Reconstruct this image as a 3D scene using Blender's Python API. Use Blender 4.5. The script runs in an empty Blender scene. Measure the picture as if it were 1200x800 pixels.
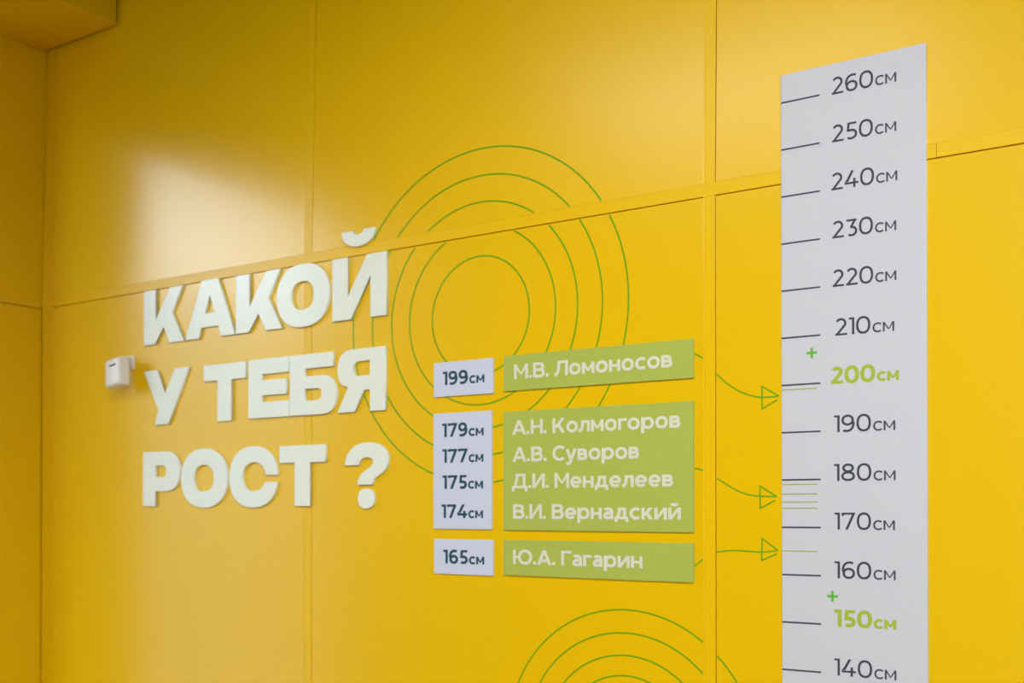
import bpy, bmesh, math
from mathutils import Vector, Matrix

S = bpy.context.scene
COL = S.collection
PI = math.pi

# ------------------------------------------------------------------ camera
cam_d = bpy.data.cameras.new('camera')
cam = bpy.data.objects.new('camera', cam_d)
COL.objects.link(cam)
yaw, pitch, roll = 0.58758, 0.00793, -0.0003
F = Vector((-math.sin(yaw)*math.cos(pitch), math.cos(yaw)*math.cos(pitch), math.sin(pitch)))
R0 = Vector((math.cos(yaw), math.sin(yaw), 0))
U0 = R0.cross(F)
Rv = math.cos(roll)*R0 + math.sin(roll)*U0
Uv = -math.sin(roll)*R0 + math.cos(roll)*U0
M = Matrix((Rv, Uv, -F)).transposed().to_4x4()
M.translation = Vector((0.8203, -2.2684, 1.7389))
cam.matrix_world = M
cam_d.sensor_width = 36.0
cam_d.lens = 1293.3/1200*36
cam_d.shift_y = 185.86/1200
cam_d.clip_start = 0.02
cam_d.dof.use_dof = True
cam_d.dof.focus_distance = 2.35
cam_d.dof.aperture_fstop = 3.0
S.camera = cam

# ------------------------------------------------------------------ light and exposure
SKY_COLOR, SKY_STRENGTH = (0.80, 0.90, 1.0, 1), 7.6
LAMP_COLOR, LAMP_WATTS = (1.0, 0.98, 0.95), 24
SPOT_COLOR, SPOT_WATTS = (1.0, 0.98, 0.94), 480
SPOT_POS, SPOT_AIM, SPOT_CONE = (1.6, -3.4, 3.7), (-0.45, 0, 1.45), 60
EXPOSURE = 0.0
vs = S.view_settings
vs.view_transform = 'Standard'
vs.look = 'None'
vs.exposure = EXPOSURE
vs.gamma = 1.0
vs.use_curve_mapping = False
world = bpy.data.worlds.new('sky')
S.world = world
world.use_nodes = True
bg = world.node_tree.nodes['Background']
bg.inputs['Color'].default_value = SKY_COLOR
bg.inputs['Strength'].default_value = SKY_STRENGTH

# ------------------------------------------------------------------ materials
def mat(name, color, rough=0.5, spec=0.5, bump=0.0, bscale=20.0, var=0.0):
    m = bpy.data.materials.new(name)
    m.use_nodes = True
    nt = m.node_tree
    p = nt.nodes['Principled BSDF']
    p.inputs['Base Color'].default_value = (*color, 1)
    p.inputs['Roughness'].default_value = rough
    p.inputs['Specular IOR Level'].default_value = spec
    tc = nt.nodes.new('ShaderNodeTexCoord')
    n = nt.nodes.new('ShaderNodeTexNoise')
    n.inputs['Scale'].default_value = bscale
    n.inputs['Detail'].default_value = 3
    nt.links.new(tc.outputs['Object'], n.inputs['Vector'])
    if bump:
        b = nt.nodes.new('ShaderNodeBump')
        b.inputs['Strength'].default_value = 1.0
        b.inputs['Distance'].default_value = bump
        nt.links.new(n.outputs['Fac'], b.inputs['Height'])
        nt.links.new(b.outputs['Normal'], p.inputs['Normal'])
    if var:
        mx = nt.nodes.new('ShaderNodeMix')
        mx.data_type = 'RGBA'
        mx.inputs['A'].default_value = (*[c*(1-var) for c in color], 1)
        mx.inputs['B'].default_value = (*[min(1, c*(1+var)) for c in color], 1)
        nt.links.new(n.outputs['Fac'], mx.inputs['Factor'])
        nt.links.new(mx.outputs['Result'], p.inputs['Base Color'])
    return m

YEL = (0.80, 0.512, 0.0)
M_panel = mat('yellow_panel', YEL, 0.25, 0.85, bump=0.0006, bscale=2.5)
M_strip = mat('yellow_strip', YEL, 0.32, 0.55)
M_soffit = mat('yellow_soffit', YEL, 0.35, 0.4)
M_groove = mat('groove_backing', (0.55, 0.26, 0.003), 0.8, 0.1)
M_letter = mat('mint_white_letter', (0.775, 0.87, 0.82), 0.24, 0.8)
M_board = mat('chart_board', (0.565, 0.595, 0.68), 0.38, 0.4)
M_plate = mat('number_plate_board', (0.58, 0.64, 0.82), 0.38, 0.4)
M_green = mat('name_plate_green', (0.40, 0.48, 0.085), 0.42, 0.4, var=0.05, bscale=9)
M_pale = mat('pale_print', (0.68, 0.69, 0.60), 0.5, 0.3)
M_slate = mat('slate_print', (0.042, 0.052, 0.072), 0.5, 0.3)
M_teal = mat('teal_print', (0.012, 0.065, 0.105), 0.5, 0.2)
M_lime = mat('lime_print', (0.36, 0.46, 0.045), 0.5, 0.3)
M_thin = mat('thin_lime_print', (0.33, 0.42, 0.09), 0.5, 0.3)
M_plus = mat('bright_green_print', (0.12, 0.45, 0.05), 0.5, 0.3)
M_ring = mat('green_vinyl', (0.15, 0.36, 0.004), 0.35, 0.4)
M_sens = mat('sensor_plastic', (0.78, 0.78, 0.80), 0.3, 0.5)
M_dark = mat('dark_slot', (0.08, 0.06, 0.06), 0.6, 0.3)
M_white = mat('ochre_paint', (0.20, 0.13, 0.006), 0.7, 0.2)
M_ceil = mat('ceiling_paint', (0.12, 0.09, 0.02), 0.8, 0.2)
M_floor = mat('floor_vinyl', (0.44, 0.38, 0.27), 0.45, 0.4, var=0.06, bscale=6)
M_ground = mat('paving', (0.18, 0.17, 0.16), 0.8, 0.2, var=0.1, bscale=3)
M_shield = mat('sky_shield_grey', (0.26, 0.25, 0.22), 0.8, 0.2, var=0.1, bscale=1)
M_frame = mat('window_frame_paint', (0.75, 0.75, 0.75), 0.4, 0.4)
M_lampf = mat('lamp_frame', (0.8, 0.8, 0.8), 0.4, 0.4)

# ------------------------------------------------------------------ helpers
class MB:
    """collects solid shapes, then links them as ONE mesh object"""
    def __init__(self):
        self.v, self.f = [], []
    def box(self, x0, x1, y0, y1, z0, z1):
        b = len(self.v)
        self.v += [(x, y, z) for x in (x0, x1) for y in (y0, y1) for z in (z0, z1)]
        self.f += [tuple(b+i for i in q) for q in
                   ((0, 1, 3, 2), (4, 6, 7, 5), (0, 4, 5, 1), (2, 3, 7, 6), (0, 2, 6, 4), (1, 5, 7, 3))]
        return self
    def prism(self, poly, yf, yb):
        """solid from a 2-D outline in the wall plane (x, z): front face at y=yf"""
        a = sum(poly[i-1][0]*poly[i][1]-poly[i][0]*poly[i-1][1] for i in range(len(poly)))
        if a < 0:
            poly = poly[::-1]
        n = len(poly); b = len(self.v)
        self.v += [(x, yf, z) for x, z in poly] + [(x, yb, z) for x, z in poly]
        self.f.append(tuple(b+i for i in range(n)))
        self.f.append(tuple(b+n+i for i in reversed(range(n))))
        for i in range(n):
            j = (i+1) % n
            self.f.append((b+i, b+n+i, b+n+j, b+j))
        return self
    def ribbon(self, pts, w, yf, yb, closed=False):
        """constant-width band along a 2-D path, as one solid"""
        L, Rr = offset(pts, w/2, closed)
        n = len(pts); b = len(self.v)
        for i in range(n):
            self.v += [(*[L[i][0], yf, L[i][1]],), (*[Rr[i][0], yf, Rr[i][1]],),
                       (*[L[i][0], yb, L[i][1]],), (*[Rr[i][0], yb, Rr[i][1]],)]
        rng = n if closed else n-1
        for i in range(rng):
            p, q = b+4*i, b+4*((i+1) % n)
            self.f += [(p, p+1, q+1, q), (p+2, q+2, q+3, p+3), (p, q, q+2, p+2), (p+1, p+3, q+3, q+1)]
        if not closed:
            self.f.append((b, b+2, b+3, b+1))
            e = b+4*(n-1)
            self.f.append((e, e+1, e+3, e+2))
        return self
    def build(self, name, m, parent=None, origin=(0, 0, 0), bevel=0.0, smooth=False):
        me = bpy.data.meshes.new(name)
        o3 = Vector(origin)
        me.from_pydata([tuple(Vector(v)-o3) for v in self.v], [], self.f)
        me.materials.append(m)
        bm = bmesh.new(); bm.from_mesh(me)
        bmesh.ops.recalc_face_normals(bm, faces=bm.faces)
        if bevel:
            bmesh.ops.bevel(bm, geom=[e for e in bm.edges], offset=bevel, segments=2, affect='EDGES', profile=0.5)
        bm.to_mesh(me); bm.free()
        if smooth:
            for p in me.polygons: p.use_smooth = True
        o = bpy.data.objects.new(name, me)
        o.location = o3
        if parent:
            o.parent = parent
            o.location = o3 - world_loc(parent)
        COL.objects.link(o)
        return o

def world_loc(o):
    l = Vector(o.location)
    while o.parent:
        o = o.parent; l += o.location
    return l

def offset(pts, h, closed=False):
    n = len(pts); L, Rr = [], []
    for i in range(n):
        p = Vector(pts[i])
        a = Vector(pts[i-1]) if (i > 0 or closed) else None
        c = Vector(pts[(i+1) % n]) if (i < n-1 or closed) else None
        d0 = (p-a).normalized() if a is not None else None
        d1 = (c-p).normalized() if c is not None else None
        if d0 is None: d0 = d1
        if d1 is None: d1 = d0
        n0 = Vector((-d0.y, d0.x)); n1 = Vector((-d1.y, d1.x))
        m = n0+n1
        if m.length < 1e-6: m = n0
        m.normalize()
        k = h/max(0.5, m.dot(n0))
        L.append((p.x+m.x*k, p.y+m.y*k)); Rr.append((p.x-m.x*k, p.y-m.y*k))
    return L, Rr

def tag(o, label=None, cat=None, group=None, kind=None):
    if label: o['label'] = label
    if cat: o['category'] = cat
    if group: o['group'] = group
    if kind: o['kind'] = kind
    return o

def thing(name, loc, label, cat, group=None):
    o = bpy.data.objects.new(name, None)
    o.empty_display_size = 0.05
    o.location = loc
    COL.objects.link(o)
    return tag(o, label, cat, group)

def struct(o):
    o['kind'] = 'structure'
    return o

# ------------------------------------------------------------------ the room
XL, XR, YF, ZC = -2.6427, 4.2, -6.6, 3.95      # left wall, right wall, far side, ceiling
G = 0.0026                                       # open joint beside every strip
seams_x = [-0.1510-1.2148, -0.1510, -0.1510+1.2148, -0.1510+2*1.2148, -0.1510+3*1.2148]
TILT = math.radians(1.2)                         # the upper boards lean back a little
rows = [(2.4594, ZC), (0.9938, 2.4283), (0.03, 0.9627)]
SW = 0.0296

mb = MB()
mb.box(XL-0.15, XR+0.15, 0.0122, 0.16, 0, 2.44)
mb.box(XL-0.15, XR+0.15, 0.048, 0.16, 2.44, ZC)
struct(mb.build('wall_back', M_groove))
# cladding boards of the back wall
k = 0
edges = [XL+0.0645] + seams_x + [XR+0.02]
wb = bpy.data.objects['wall_back']
for (z0, z1) in rows:
    for i in range(len(edges)-1):
        x0 = edges[i]
        x1 = edges[i+1]-SW if i < len(edges)-2 else edges[i+1]
        MB().box(x0, x1, 0.0, 0.0120, z0, z1).build('cladding_board', M_panel, wb, origin=((x0+x1)/2, 0, z0), bevel=0.0003).rotation_euler.x = -TILT if z0 > 2 else 0
def trim(o):
    global k
    k += 1
    o.name = 'trim_%d' % k
    return struct(o)
SY = 0.0004
for (z0, z1) in ((2.4283+G, 2.4594), (0.9627+G, 0.9938)):        # horizontal strips
    trim(MB().box(XL+0.0005, 0.3133, SY, 0.0122, z0, z1).build('trim', M_strip, bevel=0.0004))
    trim(MB().box(0.3143, XR, SY-0.0006, 0.0122, z0, z1).build('trim', M_strip, bevel=0.0004))
for x in seams_x:                                                 # vertical strips
    for (z0, z1) in rows:
        zt = z1+G if z1 < 3 else z1
        t = trim(MB().box(x-SW+0.0001, x-G, SY, 0.0120, z0, zt).build('trim', M_strip, origin=(x, 0, z0), bevel=0.0002))
        if z0 > 2: t.rotation_euler.x = -TILT
for (z0, z1) in rows:                                             # corner strip
    zt = z1+G if z1 < 3 else z1
    t = trim(MB().box(XL+0.0025, XL+0.0635, SY, 0.0120, z0, zt).build('trim', M_strip, origin=(XL, 0, z0), bevel=0.0004))
    if z0 > 2: t.rotation_euler.x = -TILT

# left wall: a short return, then a tall window towards daylight
WY0, WY1, WZ0, WZ1 = -0.42, -1.50, 0.35, 3.16
mb = MB()
mb.box(XL-0.16, XL-0.012, WY0, 0.16, 0, ZC)
mb.box(XL-0.16, XL-0.012, WY1, WY0, 0, WZ0)
mb.box(XL-0.16, XL-0.012, WY1, WY0, WZ1, ZC)
mb.box(XL-0.16, XL-0.012, YF, WY1, 0, ZC)
wl = struct(mb.build('wall_left', M_groove))
for (z0, z1) in ((2.4493, ZC), (0.9938, 2.4288), (0.03, 0.9627)):
    MB().box(XL-0.0122, XL, WY0, 0.046 if z0 > 2 else -0.0005, z0, z1).build('cladding_board', M_soffit, wl)
    MB().box(XL-0.0122, XL, YF, WY1, z0, z1).build('cladding_board', M_soffit, wl)
MB().box(XL-0.0122, XL, WY1, WY0, 0.03, WZ0).build('cladding_board', M_soffit, wl)
MB().box(XL-0.0122, XL, WY1, WY0, WZ1, ZC).build('cladding_board', M_soffit, wl)
for (z0, z1) in ((2.4288+G, 2.4493), (0.9627+G, 0.9938)):
    trim(MB().box(XL-0.0122, XL-SY, WY0, -0.001, z0, z1).build('trim', M_strip, bevel=0.0004))
mb = MB()
for (y0, y1, z0, z1) in ((WY1, WY1+0.05, WZ0, WZ1), (WY0-0.05, WY0, WZ0, WZ1),
                         (WY1+0.05, WY0-0.05, WZ0, WZ0+0.05), (WY1+0.05, WY0-0.05, WZ1-0.05, WZ1)):
    mb.box(XL-0.12, XL-0.06, y0, y1, z0, z1)
struct(mb.build('window_1', M_frame))

# soffit box in the top left corner
struct(MB().box(XL+0.004, -2.2500, YF, 0.008, 3.324, ZC).build('wall_soffit', M_soffit, bevel=0.001))

struct(MB().box(XL-0.16, XR+0.16, YF-0.16, 0.16, -0.12, 0).build('floor', M_floor))
struct(MB().box(XL-0.16, XR+0.16, YF-0.16, 0.16, ZC, ZC+0.15).build('ceiling', M_ceil))
struct(MB().box(XR, XR+0.16, YF, 0, 0, ZC).build('wall_right', M_white))
FX0, FX1, FZ0, FZ1 = 1.6, 4.0, 0.9, 3.0
mb = MB()
mb.box(XL-0.16, FX0, YF-0.16, YF, 0, ZC); mb.box(FX1, XR+0.16, YF-0.16, YF, 0, ZC)
mb.box(FX0, FX1, YF-0.16, YF, 0, FZ0); mb.box(FX0, FX1, YF-0.16, YF, FZ1, ZC)
struct(mb.build('wall_front', M_white))
mb = MB()
for (x0, x1, z0, z1) in ((FX0, FX0+.06, FZ0, FZ1), (FX1-.06, FX1, FZ0, FZ1), ((FX0+FX1)/2-.03, (FX0+FX1)/2+.03, FZ0+.06, FZ1-.06),
                         (FX0+.06, FX1-.06, FZ0, FZ0+.06), (FX0+.06, FX1-.06, FZ1-.06, FZ1)):
    mb.box(x0, x1, YF-0.11, YF-0.05, z0, z1)
struct(mb.build('added_window', M_frame))  # added opening, out of view, that brightens the back wall
struct(MB().box(-60, XL-0.2, -60, 60, -0.6, -0.4).build('ground', M_ground))
struct(MB().box(XL-4.2, XL-0.16, -8, 3, 4.80, 5.0).build('added_sky_shield', M_shield))  # added slab, out of view, that cuts the high sky light
struct(MB().box(-22, -14, -30, 14, -0.4, 5.5).build('added_skyline_block', M_shield))  # added block, out of view, that darkens the low sky reflection

# unseen lamps; all but the large one are added to light the room
def lamp(x, y, label, sx=1.2, sy=0.6, w=1.0):
    t = thing('unseen_ceiling_light', (x, y, ZC), label, 'ceiling light', 'ceiling lamps of the room')
    mb = MB()
    for (a, b, c, d) in ((-sx/2, sx/2, -sy/2, -sy/2+0.02), (-sx/2, sx/2, sy/2-0.02, sy/2),
                         (-sx/2, -sx/2+0.02, -sy/2+0.02, sy/2-0.02), (sx/2-0.02, sx/2, -sy/2+0.02, sy/2-0.02)):
        mb.box(x+a, x+b, y+c, y+d, ZC-0.05, ZC-0.001)
    mb.build('lamp_frame', M_lampf, t)
    l = bpy.data.lights.new('lamp_light', 'AREA')
    l.shape = 'RECTANGLE'
    l.size, l.size_y = sx-0.05, sy-0.05
    l.energy = LAMP_WATTS*w
    l.color = LAMP_COLOR
    o = bpy.data.objects.new('lamp_light', l)
    COL.objects.link(o)
    o.parent = t
    o.location = (0, 0, -0.03)
for (x, y, sx, sy, w, lb) in (
        (-1.2, -2.9, 1.8, 1.2, 0.85, 'large ceiling lamp left of the camera'),
        (1.3, -4.2, 1.2, 0.6, 1.2, 'added ceiling lamp behind the camera'),
        (3.2, -3.2, 1.2, 0.6, 1.2, 'added ceiling lamp nearest the right wall'),
        (1.3, -5.6, 1.2, 0.6, 1.0, 'added ceiling lamp at the far end of the room, middle'),
        (3.2, -5.6, 1.2, 0.6, 1.0, 'added ceiling lamp at the far end of the room, right')):
    lamp(x, y, lb, sx, sy, w)

# added ceiling spot, out of view, to brighten the middle of the wall
def added_spot(pos, aim, label):
    p, a = Vector(pos), Vector(aim)
    t = thing('added_spot', pos, label, 'added_spot')
    q = (a-p).to_track_quat('-Z', 'Y')
    def tube(name, r0, r1, z0, z1, m, turn):
        me = bpy.data.meshes.new(name)
        bm = bmesh.new()
        bmesh.ops.create_cone(bm, cap_ends=True, segments=32, radius1=r0, radius2=r1, depth=z1-z0)
        bm.transform(Matrix.Translation((0, 0, (z0+z1)/2)))
        if turn: bm.transform(q.to_matrix().to_4x4())
        bm.to_mesh(me); bm.free()
        me.materials.append(m)
        o = bpy.data.objects.new(name, me)
        o.parent = t
        COL.objects.link(o)
    tube('lamp_head', 0.085, 0.06, 0.02, 0.20, M_lampf, True)
    tube('stem', 0.012, 0.012, 0.10, ZC-p.z-0.012, M_lampf, False)
    tube('ceiling_plate', 0.05, 0.05, ZC-p.z-0.014, ZC-p.z-0.001, M_lampf, False)
    l = bpy.data.lights.new('lamp_light', 'SPOT')
    l.energy = SPOT_WATTS
    l.color = SPOT_COLOR
    l.spot_size = math.radians(SPOT_CONE)
    l.spot_blend = 1.0
    l.shadow_soft_size = 0.08
    o = bpy.data.objects.new('lamp_light', l)
    o.parent = t
    o.rotation_mode = 'QUATERNION'
    o.rotation_quaternion = q
    COL.objects.link(o)
added_spot(SPOT_POS, SPOT_AIM, 'added unseen ceiling spot aimed at the chart and the name plates')

# ------------------------------------------------------------------ drawn lettering
def sup(cx, cy, rx, ry, a0, a1, n=2.25, steps=None):
    steps = steps or max(6, int(abs(a1-a0)/9))
    out = []
    for i in range(steps+1):
        a = math.radians(a0+(a1-a0)*i/steps)
        c, s = math.cos(a), math.sin(a)
        out.append((cx+rx*math.copysign(abs(c)**(2/n), c), cy+ry*math.copysign(abs(s)**(2/n), s)))
    return out

def glyph(ch, w):
    """strokes of one character: capital height 700, lower-case height 530; returns (shapes, ink width)"""
    a = w/2; h = w*0.9; e = h/2          # h: horizontal strokes are a little thinner
    out = []
    def V(x, y0, y1): out.append(('p', [(x-a, y0), (x+a, y0), (x+a, y1), (x-a, y1)]))
    def H(x0, x1, y): out.append(('p', [(x0, y-e), (x1, y-e), (x1, y+e), (x0, y+e)]))
    def D(x0, y0, x1, y1, k=1.12):
        q = a*k
        out.append(('p', [(x0-q, y0), (x0+q, y0), (x1+q, y1), (x1-q, y1)]))
    def L(pts): out.append(('l', pts))
    def O(cx, cy, rx, ry, n=2.15): out.append(('c', sup(cx, cy, rx, ry, 0, 351, n, 39)))
    W = 500
    if ch == '0':
        W = 560; O(280, 350, 280-a, 357-e, 2.3)
    elif ch == '1':
        W = 125+w; H(0, W, 700-e); V(W-a, 0, 700)
    elif ch == '2':
        W = 490
        L(sup(240, 490, 205-a*0.6, 217-e, 152, -22, 2.1)+[(60+a*0.6, e*1.2)]); H(15, W, e)
    elif ch == '3':
        W = 480
        H(35, 450, 700-e)
        L([(430-a, 700-e), (245, 420-a*0.3)][:2])
        L([(185, 412-e*0.6), (240, 412-e*0.6)]+sup(242, 203, 235-a, 209-e*1.0, 85, -128, 2.1))
    elif ch == '4':
        W = 590
        out.append(('p', [(300, 700), (300+w*1.15, 700), (60+w*1.2, 205+e), (30, 205+e), (30, 205-e+h*0.2)]))
        H(30, W, 190); V(425, 0, 380)
    elif ch == '5':
        W = 480
        H(85, 450, 700-e); D(88+a, 700, 58+a, 365, 1.0)
        L([(60, 415-e), (230, 415-e)]+sup(232, 208, 248-a, 207-e+6, 88, -132, 2.1))
    elif ch == '6':
        W = 520
        O(275, 217, 243-a, 223-e); L(sup(315, 350, 313-a, 356-e, 190, 62, 2.2))
    elif ch == '9':
        W = 520
        O(245, 483, 243-a, 223-e); L(sup(205, 350, 313-a, 356-e, 10, -118, 2.2))
    elif ch == '7':
        W = 535
        H(0, W, 700-e); D(W-a*1.12, 700-h*0.5, 195, 0); V(a, 560, 700)
    elif ch == '8':
        W = 540
        O(270, 528, 228-a, 178-e); O(270, 192, 268-a, 198-e)
    elif ch in 'сС':
        if ch == 'с': W = 470; L(sup(275, 265, 275-a, 272-e, 45, 315, 2.1))
        else: W = 600; L(sup(350, 350, 350-a, 357-e, 46, 314, 2.1))
    elif ch in 'мМ':
        T, W, dz = (530, 590, 120) if ch == 'м' else (700, 710, 210)
        V(a, 0, T); V(W-a, 0, T)
        out.append(('p', [(0, T), (w*0.9, T), (W/2+a*0.75, dz), (W/2-a*0.75, dz)]))
        out.append(('p', [(W, T), (W-w*0.9, T), (W/2-a*0.75, dz), (W/2+a*0.75, dz)]))
    elif ch in 'вВ':
        T, W = (530, 475) if ch == 'в' else (700, 580)
        md = T*0.52; c1, c2 = W-35-(T-md)/2, W-md/2
        V(a, 0, T)
        L([(a, T-e), (c1-a, T-e)]+sup(c1-a, (T+md)/2-e/2, (T-md)/2, (T-md)/2-e/2, 90, -90, 2.3)[1:]+[(a, md)])
        L([(a, md), (c2-a, md)]+sup(c2-a, md/2+e/2, md/2, md/2-e/2, 90, -90, 2.3)[1:]+[(a, e)])
    elif ch == '.':
        W = w*1.15
        out.append(('p', sup(W/2, W/2, W/2, W/2, 0, 340, 2.2, 17)))
    elif ch in 'лЛ':
        T, W = (530, 530) if ch == 'л' else (700, 660)
        V(W-a, 0, T); H(W*0.24, W, T-e)
        L([(W*0.24+a, T), (W*0.24+a*0.9, T*0.62), (W*0.24+a*0.4, T*0.3), (W*0.17, T*0.12), (W*0.09, e+4), (0, e)])
    elif ch == 'о':
        W = 550; O(275, 265, 275-a, 272-e)
    elif ch in 'нН':
        T, W = (530, 510) if ch == 'н' else (700, 600)
        V(a, 0, T); V(W-a, 0, T); H(a, W-a, T/2)
    elif ch in 'кК':
        T, W = (530, 510) if ch == 'к' else (700, 620)
        V(a, 0, T)
        D(a+T*0.14, T*0.36, W-a*1.3-8, T, 1.25); D(W-a*1.3, 0, a+T*0.30, T*0.58, 1.25)
        H(a, a+T*0.25, T*0.43)
    elif ch in 'гГ':
        T, W = (530, 395) if ch == 'г' else (700, 490)
        V(a, 0, T); H(0, W, T-e)
    elif ch == 'р':
        W = 570; V(a, -185, 530); O(300, 265, 270-a, 272-e)
    elif ch == 'у':
        W = 545
        D(a*1.1, 530, W*0.5-10, 0); out.append(('p', [(W, 530), (W-w*1.12, 530), (W*0.5-w*0.72, -20), (W*0.5+w*0.42, -10)]))
        L([(W*0.5+5, 0), (W*0.43, -90), (W*0.34, -140), (W*0.22, -150), (W*0.09, -120)])
    elif ch in 'дД':
        T, W, dn = (530, 620, -120) if ch == 'д' else (700, 790, -150)
        H(0, W, e); V(a*0.9, dn, 20); V(W-a*0.9, dn, 20)
        V(W-w*0.9-a*0.6, 0, T); H(W*0.25, W-w*0.9, T-e)
        L([(W*0.25+a, T), (W*0.25+a*0.8, T*0.6), (W*0.22+a*0.4, T*0.3), (W*0.15+a*0.3, e)])
    elif ch in 'иИй':
        T, W = (700, 620) if ch == 'И' else (530, 540)
        V(a, 0, T); V(W-a, 0, T)
        out.append(('p', [(0, 0), (w*1.05, 0), (W, T), (W-w*1.05, T)]))
        if ch == 'й':
            L(sup(W/2, 740, 120, 95, 190, 350, 2.0))
    elif ch == 'е':
        W = 540
        L(sup(270, 265, 270-a, 272-e, 0, 318, 2.1)); H(a, W-a*0.4, 265-e*0.2)
    elif ch == 'Ю':
        W = 960; V(a, 0, 700); H(a, 300, 350); O(605, 350, 355-a, 357-e)
    elif ch == 'А':
        W = 730
        q = w*1.12
        out.append(('p', [(0, 0), (q, 0), (W/2+q/2, 700), (W/2-q/2, 700)]))
        out.append(('p', [(W, 0), (W-q, 0), (W/2-q/2, 700), (W/2+q/2, 700)]))
        H(W*0.18, W*0.82, 195)
    elif ch == 'а':
        W = 470
        L([(W-a, 0), (W-a, 330)]+sup(W/2-10, 318, W/2+10-a, 218-e, 5, 140, 2.3))
        L([(W-a, 320-e*0.4), (215, 320-e*0.4)]+sup(215, 157, 205-a, 163-e, 95, 270, 2.2)+sup(225, 200, W-225-a, 200-e, 275, 345, 2.0))
    return out, W

def layout(text, w, gap):
    """characters of a line placed side by side; a tuple (text, scale) sets a smaller size"""
    items, x = [], 0.0
    for part in text:
        s, sc = part if isinstance(part, tuple) else (part, 1.0)
        if x: x += gap*0.2 if sc != 1 else 0
        for ch in s:
            if ch == ' ':
                x += 230*sc; continue
            g, W = glyph(ch, w*(1 if sc == 1 else 1.02))
            if ch in 'уА4л.Л' : x -= gap*0.35*sc
            items.append((g, x, sc, w*(1 if sc == 1 else 1.02)))
            x += (W+gap)*sc
            if ch in 'уАгГ': x -= gap*0.4*sc
    return items, x-gap*sc

def letter_line(name, parts, m, parent, x0, x1, z, cap, yf, w=84, gap=72, label=None):
    items, Wt = layout(parts, w, gap)
    sx, sz = (x1-x0)/Wt, cap/700.0
    mb = MB()
    for g, gx, sc, ww in items:
        for si, (kind, pts) in enumerate(g):
            ys = yf-0.0003-si*0.00004                 # overlapping strokes of one sign never share a face
            if kind == 'p':
                mb.prism([(x0+(gx+px*sc)*sx, z+pz*sc*sz) for px, pz in pts], ys, yf+0.0003)
            else:
                Lf, Rt = offset(pts, ww/2, kind == 'c')
                n = len(pts)
                f = lambda q: (x0+(gx+q[0]*sc)*sx, z+q[1]*sc*sz)
                Lf = [f(q) for q in Lf]; Rt = [f(q) for q in Rt]
                for i in range(n if kind == 'c' else n-1):
                    j = (i+1) % n
                    mb.prism([Lf[i], Rt[i], Rt[j], Lf[j]], ys, yf+0.0003)
    o = mb.build(name, m, parent, origin=((x0+x1)/2, yf, z))
    if label: o['label'] = label
    return o

# ------------------------------------------------------------------ height chart
CT = 0.006
chart = thing('height_chart', (0.149, 0, 1.25), 'tall white height chart board with centimetre marks from 140 to 260', 'height chart')
MB().box(0.0, 0.2965, -CT, -0.0001, 1.25, 2.6595).build('board', M_board, chart, bevel=0.0008)
numbers = {260: (.1083, .2391, 2.5949), 250: (.1087, .2388, 2.496), 240: (.107, .2405, 2.3968), 230: (.1086, .2382, 2.2971),
           220: (.109, .238, 2.1967), 210: (.1141, .2337, 2.0956), 200: (.1049, .2427, 1.9965), 190: (.1121, .2351, 1.8966),
           180: (.1115, .2355, 1.7963), 170: (.1123, .2338, 1.6963), 160: (.112, .2349, 1.5961), 150: (.1115, .2361, 1.4972),
           140: (.1113, .2358, 1.3964)}
for n, (x0, x1, z) in numbers.items():
    zt = n/100.0
    MB().prism([(0.0006, zt-0.0017), (0.0836, zt-0.0017), (0.0836, zt+0.0017), (0.0006, zt+0.0017)], -CT-0.0004, -CT+0.0003).build(
        'tick_mark', M_slate, chart, origin=(0.042, -CT, zt))
    bold = n in (200, 150)
    letter_line('height_number', [str(n), ('см', 0.74)], M_lime if bold else M_slate, chart, x0, x1, z, 0.0348, -CT,
                w=150 if bold else 92, gap=48 if bold else 70,
                label=('bold lime-green figure %d' if bold else 'dark grey figure %d') % n)
for zt in (1.99, 1.79, 1.77, 1.753, 1.74, 1.65):
    tag(MB().prism([(0.0015, zt-0.0011), (0.0768, zt-0.0011), (0.0768, zt+0.0011), (0.0015, zt+0.0011)], -CT-0.0004, -CT+0.0003).build(
        'tick_mark', M_thin, chart, origin=(0.039, -CT, zt)), 'thin lime-green mark line')
for (x, z) in ((0.0654, 2.0644), (0.1077, 1.5587)):
    r, q = 0.0112, 0.0027
    MB().prism([(x-r, z-q), (x-q, z-q), (x-q, z-r), (x+q, z-r), (x+q, z-q), (x+r, z-q),
                (x+r, z+q), (x+q, z+q), (x+q, z+r), (x-q, z+r), (x-q, z+q), (x-r, z+q)], -CT-0.0004, -CT+0.0003).build(
        'plus_sign', M_plus, chart, origin=(x, -CT, z))

# ------------------------------------------------------------------ number and name plates
PT = 0.006
def plate(name, m, x0, x1, z0, z1, label, cat, group):
    o = MB().box(x0, x1, -PT, -0.0001, z0, z1).build(name, m, origin=((x0+x1)/2, 0, (z0+z1)/2), bevel=0.0006)
    return tag(o, label, cat, group)
GN, GP = 'pale plates with heights in centimetres', 'green plates with names'
t = plate('number_plate', M_plate, -.9297, -.7440, 2.0275, 2.1158, 'small pale grey plate reading 199 cm, topmost of three', 'plate', GN)
letter_line('lettering', ['199', ('см', .74)], M_teal, t, -.9002, -.7695, 2.0565, .0349, -PT, w=134, gap=56)
t = plate('number_plate', M_plate, -.9307, -.7479, 1.6878, 1.9846, 'tall pale grey plate listing 179, 177, 175 and 174 cm', 'plate', GN)
for s, x0, x1, z in (('179', -.9021, -.7719, 1.9233), ('177', -.9015, -.7727, 1.8572), ('175', -.9015, -.7738, 1.7902), ('174', -.9042, -.7738, 1.7157)):
    letter_line('lettering', [s, ('см', .74)], M_teal, t, x0, x1, z, .0348, -PT, w=134, gap=56)
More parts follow.
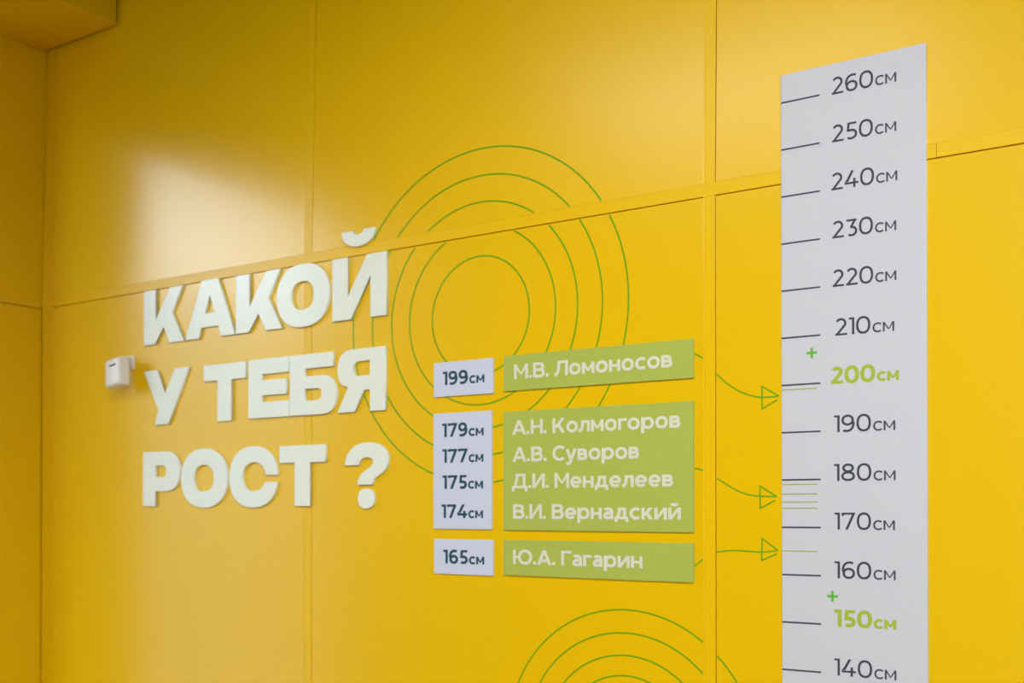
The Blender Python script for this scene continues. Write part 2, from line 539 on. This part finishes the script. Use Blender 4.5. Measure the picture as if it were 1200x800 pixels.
t = plate('number_plate', M_plate, -.9290, -.7441, 1.5725, 1.6615, 'small pale grey plate reading 165 cm, lowest of three', 'plate', GN)
letter_line('lettering', ['165', ('см', .74)], M_teal, t, -.8987, -.7701, 1.5995, .0351, -PT, w=134, gap=56)
t = plate('name_plate', M_green, -.7115, -.2027, 2.0300, 2.1178, 'olive green name plate with one line, topmost, beside 199 cm plate', 'plate', GP)
letter_line('lettering', ['М.В. Ломоносов'], M_pale, t, -.6807, -.2535, 2.0580, .0362, -PT, w=138, gap=58)
t = plate('name_plate', M_green, -.7127, -.2027, 1.6866, 1.9792, 'large olive green name plate with four lines of names', 'plate', GP)
for s, x0, x1, z in (('А.Н. Колмогоров', -.6853, -.234, 1.9212), ('А.В. Суворов', -.6841, -.337, 1.8547),
                     ('Д.И. Менделеев', -.6866, -.252, 1.7894), ('В.И. Вернадский', -.6834, -.2329, 1.7149)):
    letter_line('lettering', [s], M_pale, t, x0, x1, z, .0356, -PT, w=138, gap=58)
t = plate('name_plate', M_green, -.7131, -.2031, 1.5751, 1.6627, 'olive green name plate with one line, lowest, beside 165 cm plate', 'plate', GP)
letter_line('lettering', ['Ю.А. Гагарин'], M_pale, t, -.6834, -.3287, 1.6036, .0354, -PT, w=138, gap=58)

# ------------------------------------------------------------------ raised letters of the question
def raised(name, outlines, m, depth, origin, parent=None, bev=0.0007, stand=0.0):
    """solid letter from outlines (holes allowed), front face at -depth"""
    cu = bpy.data.curves.new(name, 'CURVE')
    cu.dimensions = '2D'; cu.fill_mode = 'BOTH'
    cu.extrude = depth/2-bev; cu.bevel_depth = bev; cu.bevel_resolution = 1; cu.offset = -bev
    for pts in outlines:
        sp = cu.splines.new('POLY')
        sp.points.add(len(pts)-1)
        for i, (x, z) in enumerate(pts): sp.points[i].co = (x, z, 0, 1)
        sp.use_cyclic_u = True
    tmp = bpy.data.objects.new(name, cu)
    COL.objects.link(tmp)
    dg = bpy.context.evaluated_depsgraph_get()
    me = bpy.data.meshes.new_from_object(tmp.evaluated_get(dg))
    bpy.data.objects.remove(tmp); bpy.data.curves.remove(cu)
    me.transform(Matrix.Rotation(PI/2, 4, 'X'))
    me.transform(Matrix.Translation((0, -depth/2-stand-0.0001, 0)))
    me.name = name
    me.materials.clear(); me.materials.append(m)
    o = bpy.data.objects.new(name, me)
    COL.objects.link(o)
    if parent: o.parent = parent; o.location = Vector(origin)-world_loc(parent)
    else: o.location = origin
    return o

def arc(cx, cz, rx, rz, a0, a1, n=2.0, steps=None): return sup(cx, cz, rx, rz, a0, a1, n, steps)
def ring(w, h, sx, sz, lo=-0.0045):
    cz = lo+h/2
    return [sup(w/2, cz, w/2, h/2, 0, 354, 2.25, 59), sup(w/2, cz, w/2-sx, h/2-sz, 0, 354, 2.3, 59)]
def catmull(pts, corners, k=4):
    n = len(pts); out = []
    for i in range(n):
        p1, p2 = Vector(pts[i]), Vector(pts[(i+1) % n])
        p0 = Vector(pts[i-1]) if i not in corners else p1*2-p2
        p3 = Vector(pts[(i+2) % n]) if (i+1) % n not in corners else p2*2-p1
        if i in corners and (i+1) % n in corners: out.append(tuple(p1)); continue
        for j in range(k):
            t_ = j/k
            out.append(tuple(0.5*((2*p1)+(p2-p0)*t_+(2*p0-5*p1+4*p2-p3)*t_*t_+(3*p1-p0-3*p2+p3)*t_**3)))
    return out
H_ = 0.171
shapes = {}
shapes['К'] = [[(0, 0), (.054, 0), (.094, .051), (.124, 0), (.190, 0), (.135, .093), (.183, H_), (.126, H_), (.057, .074), (.057, H_), (0, H_)]]
shapes['А'] = [[(0, 0), (.062, 0), (.073, .032), (.148, .032), (.159, 0), (.221, 0), (.147, H_+.003), (.074, H_+.003)],
               [(.0885, .074), (.1105, .128), (.1325, .074)]]
shapes['О'] = ring(.2045, .179, .0585, .0492)
shapes['Й'] = [[(0, 0), (.068, 0), (.138, .113), (.138, 0), (.194, 0), (.194, H_), (.126, H_), (.056, .061), (.056, H_), (0, H_)]]
shapes['У'] = [[(.0535, 0), (.1185, 0), (.212, H_), (.149, H_), (.1015, .096), (.0655, H_), (0, H_), (.070, .046)]]
shapes['Т'] = [[(.0605, 0), (.1205, 0), (.1205, .1228), (.1800, .1228), (.1800, H_), (0, H_), (0, .1228), (.0605, .1228)]]
shapes['Е'] = [[(0, 0), (.164, 0), (.164, .0455), (.0563, .0455), (.0563, .065), (.154, .065), (.154, .1085), (.0563, .1085),
                (.0563, .127), (.164, .127), (.164, H_), (0, H_)]]
shapes['Б'] = [[(0, 0)]+arc(.126, .0545, .053, .0545, -90, 90, 2.3)+[(.0585, .109), (.0585, .131), (.1665, .131), (.1665, H_), (0, H_)],
               [(.0585, .0405)]+arc(.105, .0570, .0175, .0165, -90, 90, 2.2)+[(.0585, .0735)]]
shapes['Я'] = [[(0, 0), (.063, 0), (.097, .058), (.1175, .058), (.1175, 0), (.172, 0), (.172, H_)]+arc(.054, .1175, .054, .0535, 90, 230, 2.3)+[(.040, .069)],
               [(.1175, .0975)]+arc(.076, .1170, .0185, .0195, 270, 90, 2.2)+[(.1175, .1365)]]
shapes['Р'] = [[(0, 0), (.0594, 0), (.0594, .047)]+arc(.113, .109, .062, .062, -90, 90, 2.2)+[(0, H_)],
               [(.0594, .0915)]+arc(.0945, .1092, .0175, .0177, -90, 90, 2.2)+[(.0594, .127)]]
def cee():
    o = [p for p in sup(.0995, .085, .0995, .0895, 4, 356, 2.25, 60)]
    i = [p for p in sup(.1035, .0855, .0475, .042, 356, 4, 2.2, 44)]
    top = [p for p in o if p[1] > .090 or p[0] < .1]
    out = [p for p in o if not (p[0] > .12 and .0690 < p[1] < .0900)]
    inn = [p for p in i if not (p[0] > .12 and .0690 < p[1] < .0900)]
    return [[(.1985, .0900)]+out+[(.1985, .0690), (.1505, .0690)]+inn+[(.1505, .0900)]]
shapes['С'] = cee()
q = [(693, 300), (715, 220), (760, 160), (825, 129), (895, 123), (965, 143), (1012, 188), (1031, 250), (1024, 310), (998, 355),
     (955, 388), (925, 412), (910, 455), (797, 455), (803, 415), (826, 372), (870, 335), (905, 305), (918, 277), (905, 252),
     (870, 241), (835, 250), (813, 275), (804, 300)]
shapes['?'] = [catmull([((x-693)*.000459, (622-y)*.000343) for x, y in q], {0, 12, 13, 23})]
LD = 0.009
def put(ch, x, z, width, label, base_w):
    s = width/base_w
    outl = [[(px*s, pz) for px, pz in pts] for pts in shapes[ch]]
    o = raised('wall_letter' if ch != '?' else 'question_mark', outl, M_letter, LD, (x, 0, z))
    return tag(o, label, 'letter', 'raised white letters of the question')
Z1, Z2, Z3 = 2.2563, 2.0030, 1.7475
put('К', -2.086, Z1, .1900, 'white raised letter К, first letter of the top line', .190)
put('А', -1.890, Z1, .2212, 'white raised letter А in the top line', .221)
put('К', -1.6656, Z1, .1902, 'white raised letter К, third letter of the top line', .190)
put('О', -1.4960, Z1, .2035, 'white raised letter О in the top line', .2045)
j = put('Й', -1.2812, Z1, .1940, 'white raised letter Й with a separate curved accent, top line', .194)
raised('breve', [arc(.0937, .2405, .0607, .0440, 180, 360, 2.1)+arc(.0937, .2410, .0190, .0120, 360, 180, 2.0)], M_letter, LD, (-1.2812, 0, Z1), parent=j)
put('У', -2.0858, Z2, .2122, 'white raised letter У, first letter of the middle line', .212)
put('Т', -1.8057, Z2-.002, .1810, 'white raised letter Т in the middle line', .180)
put('Е', -1.6120, Z2, .1642, 'white raised letter Е in the middle line', .164)
put('Б', -1.4442, Z2, .1788, 'white raised letter Б in the middle line', .179)
put('Я', -1.2623, Z2, .1722, 'white raised letter Я, last letter of the middle line', .172)
put('Р', -2.0883, Z3, .1750, 'white raised letter Р, first letter of the bottom line', .175)
put('О', -1.9075, Z3, .2057, 'white raised letter О in the bottom line', .2045)
put('С', -1.6923, Z3, .1990, 'white raised letter С in the bottom line', .199)
put('Т', -1.4847, Z3, .1786, 'white raised letter Т, last letter of the bottom line', .180)
j = put('?', -1.2364, Z3, .1547, 'white raised question mark ending the bottom line', .1547)
raised('dot', [sup(.0781, .0195, .0286, .0272, 0, 354, 2.3, 47)], M_letter, LD, (-1.2364, 0, Z3), parent=j)

# ------------------------------------------------------------------ green line graphics on the wall
def clip_circle(cx, cz, r, bands_x, bands_z, zmin, n=720):
    keep = []
    for i in range(n+1):
        a = 2*PI*i/n
        x, z = cx+r*math.cos(a), cz+r*math.sin(a)
        ok = z > zmin and not any(b0 < x < b1 for b0, b1 in bands_x) and not any(b0 < z < b1 for b0, b1 in bands_z)
        keep.append((ok, (x, z)))
    if all(q[0] for q in keep): return [([p for _, p in keep[:-1]][::4], True)]
    s = next(i for i in range(n) if not keep[i][0])
    seq = [keep[(s+i) % n] for i in range(n+1)]
    runs, cur = [], []
    for ok, p in seq:
        if ok: cur.append(p)
        elif cur: runs.append(cur); cur = []
    if cur: runs.append(cur)
    return [(r_[::4]+([r_[-1]] if (len(r_)-1) % 4 else []), False) for r_ in runs if len(r_) > 5]
LY0, LY1 = -0.0005, -0.0001
BZ = [(2.4270, 2.4600), (0.9615, 0.9945)]
BX = [(s-SW-0.0015, s+0.0010) for s in seams_x]
order = ['outermost', 'second from outside', 'third from outside', 'fourth from outside', 'innermost']
for (cx, cz, rr, w, lb, zmin) in ((-.7893, 2.2265, (.4225, .3539, .2866, .2251, .1498), .0041, 'upper pattern around the name plates', 0),
                                  (-.3740, 1.1803, (.3258, .2722, .2205, .1735, .1155), .0037, 'lower pattern at the bottom', 0)):
    for r, od in zip(rr, order):
        mb = MB()
        for pts, closed in clip_circle(cx, cz, r, BX, BZ, zmin):
            mb.ribbon(pts, w, LY0, LY1, closed)
        mb.v = [(x, y+max(0.0, z-2.4594)*math.tan(TILT), z) for x, y, z in mb.v]     # lies on the leaning board
        o = mb.build('ring_decal', M_ring, origin=(cx, 0, cz))
        tag(o, 'thin green ring, %s in the %s' % (od, lb), 'ring', 'green rings on the wall')
def smooth_path(pts, k=5):
    out = []
    for i in range(len(pts)-1):
        p1, p2 = Vector(pts[i]), Vector(pts[i+1])
        p0 = Vector(pts[i-1]) if i else p1*2-p2
        p3 = Vector(pts[i+2]) if i+2 < len(pts) else p2*2-p1
        for jj in range(k):
            t_ = jj/k
            out.append(tuple(0.5*((2*p1)+(p2-p0)*t_+(2*p0-5*p1+4*p2-p3)*t_*t_+(3*p1-p0-3*p2+p3)*t_**3)))
    return out+[tuple(pts[-1])]
arrows = [
 ('thin green arrow curving down to the 199 mark, topmost of three',
  [(-0.2026, 2.0845), (-0.1935, 2.0800), (-0.1821, 2.0724)],
  [(-0.1506, 2.0361), (-0.1273, 2.0149), (-0.1007, 1.9965), (-0.0744, 1.9847), (-0.0512, 1.979), (-0.0283, 1.9777), (-0.0079, 1.9789)],
  [(-0.0079, 1.9789), (-0.0454, 2.002), (-0.0455, 1.9533), (-0.0114, 1.9712)]),
 ('thin green arrow sloping to the marks below 180, middle of three',
  [(-0.2026, 1.8290), (-0.1934, 1.8275), (-0.182, 1.8237)],
  [(-0.1499, 1.8063), (-0.1247, 1.7912), (-0.1006, 1.7779), (-0.0767, 1.7696), (-0.0498, 1.7662), (-0.0132, 1.765)],
  [(-0.0132, 1.765), (-0.0504, 1.7877), (-0.0498, 1.7402), (-0.0165, 1.7574)]),
 ('thin green arrow running level to the 165 mark, lowest of three',
  [(-0.2028, 1.6113), (-0.193, 1.6190), (-0.1824, 1.6276)],
  [(-0.1502, 1.6438), (-0.1216, 1.6477), (-0.0975, 1.6482), (-0.0635, 1.6466), (-0.0367, 1.6469), (-0.0102, 1.6506)],
  [(-0.0102, 1.6506), (-0.0459, 1.6755), (-0.0467, 1.6281), (-0.0135, 1.6436)])]
for lb, tail, shaft, head in arrows:
    t = thing('arrow_decal', (shaft[0][0], 0, shaft[0][1]), lb, 'arrow', 'green arrows pointing at the height chart')
    MB().ribbon(smooth_path(tail), .0032, LY0, LY1).build('shaft', M_ring, t, origin=(tail[0][0], 0, tail[0][1]))
    MB().ribbon(smooth_path(shaft), .0032, LY0, LY1).build('shaft', M_ring, t, origin=(shaft[0][0], 0, shaft[0][1]))
    MB().ribbon(head, .0032, LY0-.0002, LY1).build('arrowhead', M_ring, t, origin=(head[0][0], 0, head[0][1]))

# ------------------------------------------------------------------ small white detector on a bracket
SX, SZ = -2.150, 2.168
t = thing('motion_sensor', (SX, 0, SZ), 'small white box detector on a wall bracket left of the raised letters', 'sensor')
rot = Matrix.Translation((SX, -0.058, SZ)) @ Matrix.Rotation(math.radians(-9), 4, 'Y') @ Matrix.Rotation(math.radians(-6), 4, 'X')
def rounded(name, hx, hy, hz, bev, m, T):
    me = bpy.data.meshes.new(name)
    bm = bmesh.new()
    bmesh.ops.create_cube(bm, size=1.0)
    bmesh.ops.scale(bm, vec=(2*hx, 2*hy, 2*hz), verts=bm.verts)
    bmesh.ops.bevel(bm, geom=bm.edges[:], offset=bev, segments=4, affect='EDGES', profile=0.5)
    bm.transform(Matrix.Translation((-SX, 0, -SZ)) @ T)
    bm.to_mesh(me); bm.free()
    for p in me.polygons: p.use_smooth = True
    me.materials.append(m)
    o = bpy.data.objects.new(name, me)
    o.parent = t
    COL.objects.link(o)
    return o
rounded('housing', .037, .022, .045, .009, M_sens, rot)
rounded('slot', .016, .0012, .0028, .0008, M_dark, rot @ Matrix.Translation((.004, -.0222, .021)))
rounded('bracket', .011, .020, .010, .004, M_sens, Matrix.Translation((SX-.008, -.0205, SZ+.047)))
rounded('mount_plate', .018, .003, .022, .002, M_sens, Matrix.Translation((SX-.008, -.0031, SZ+.040)))
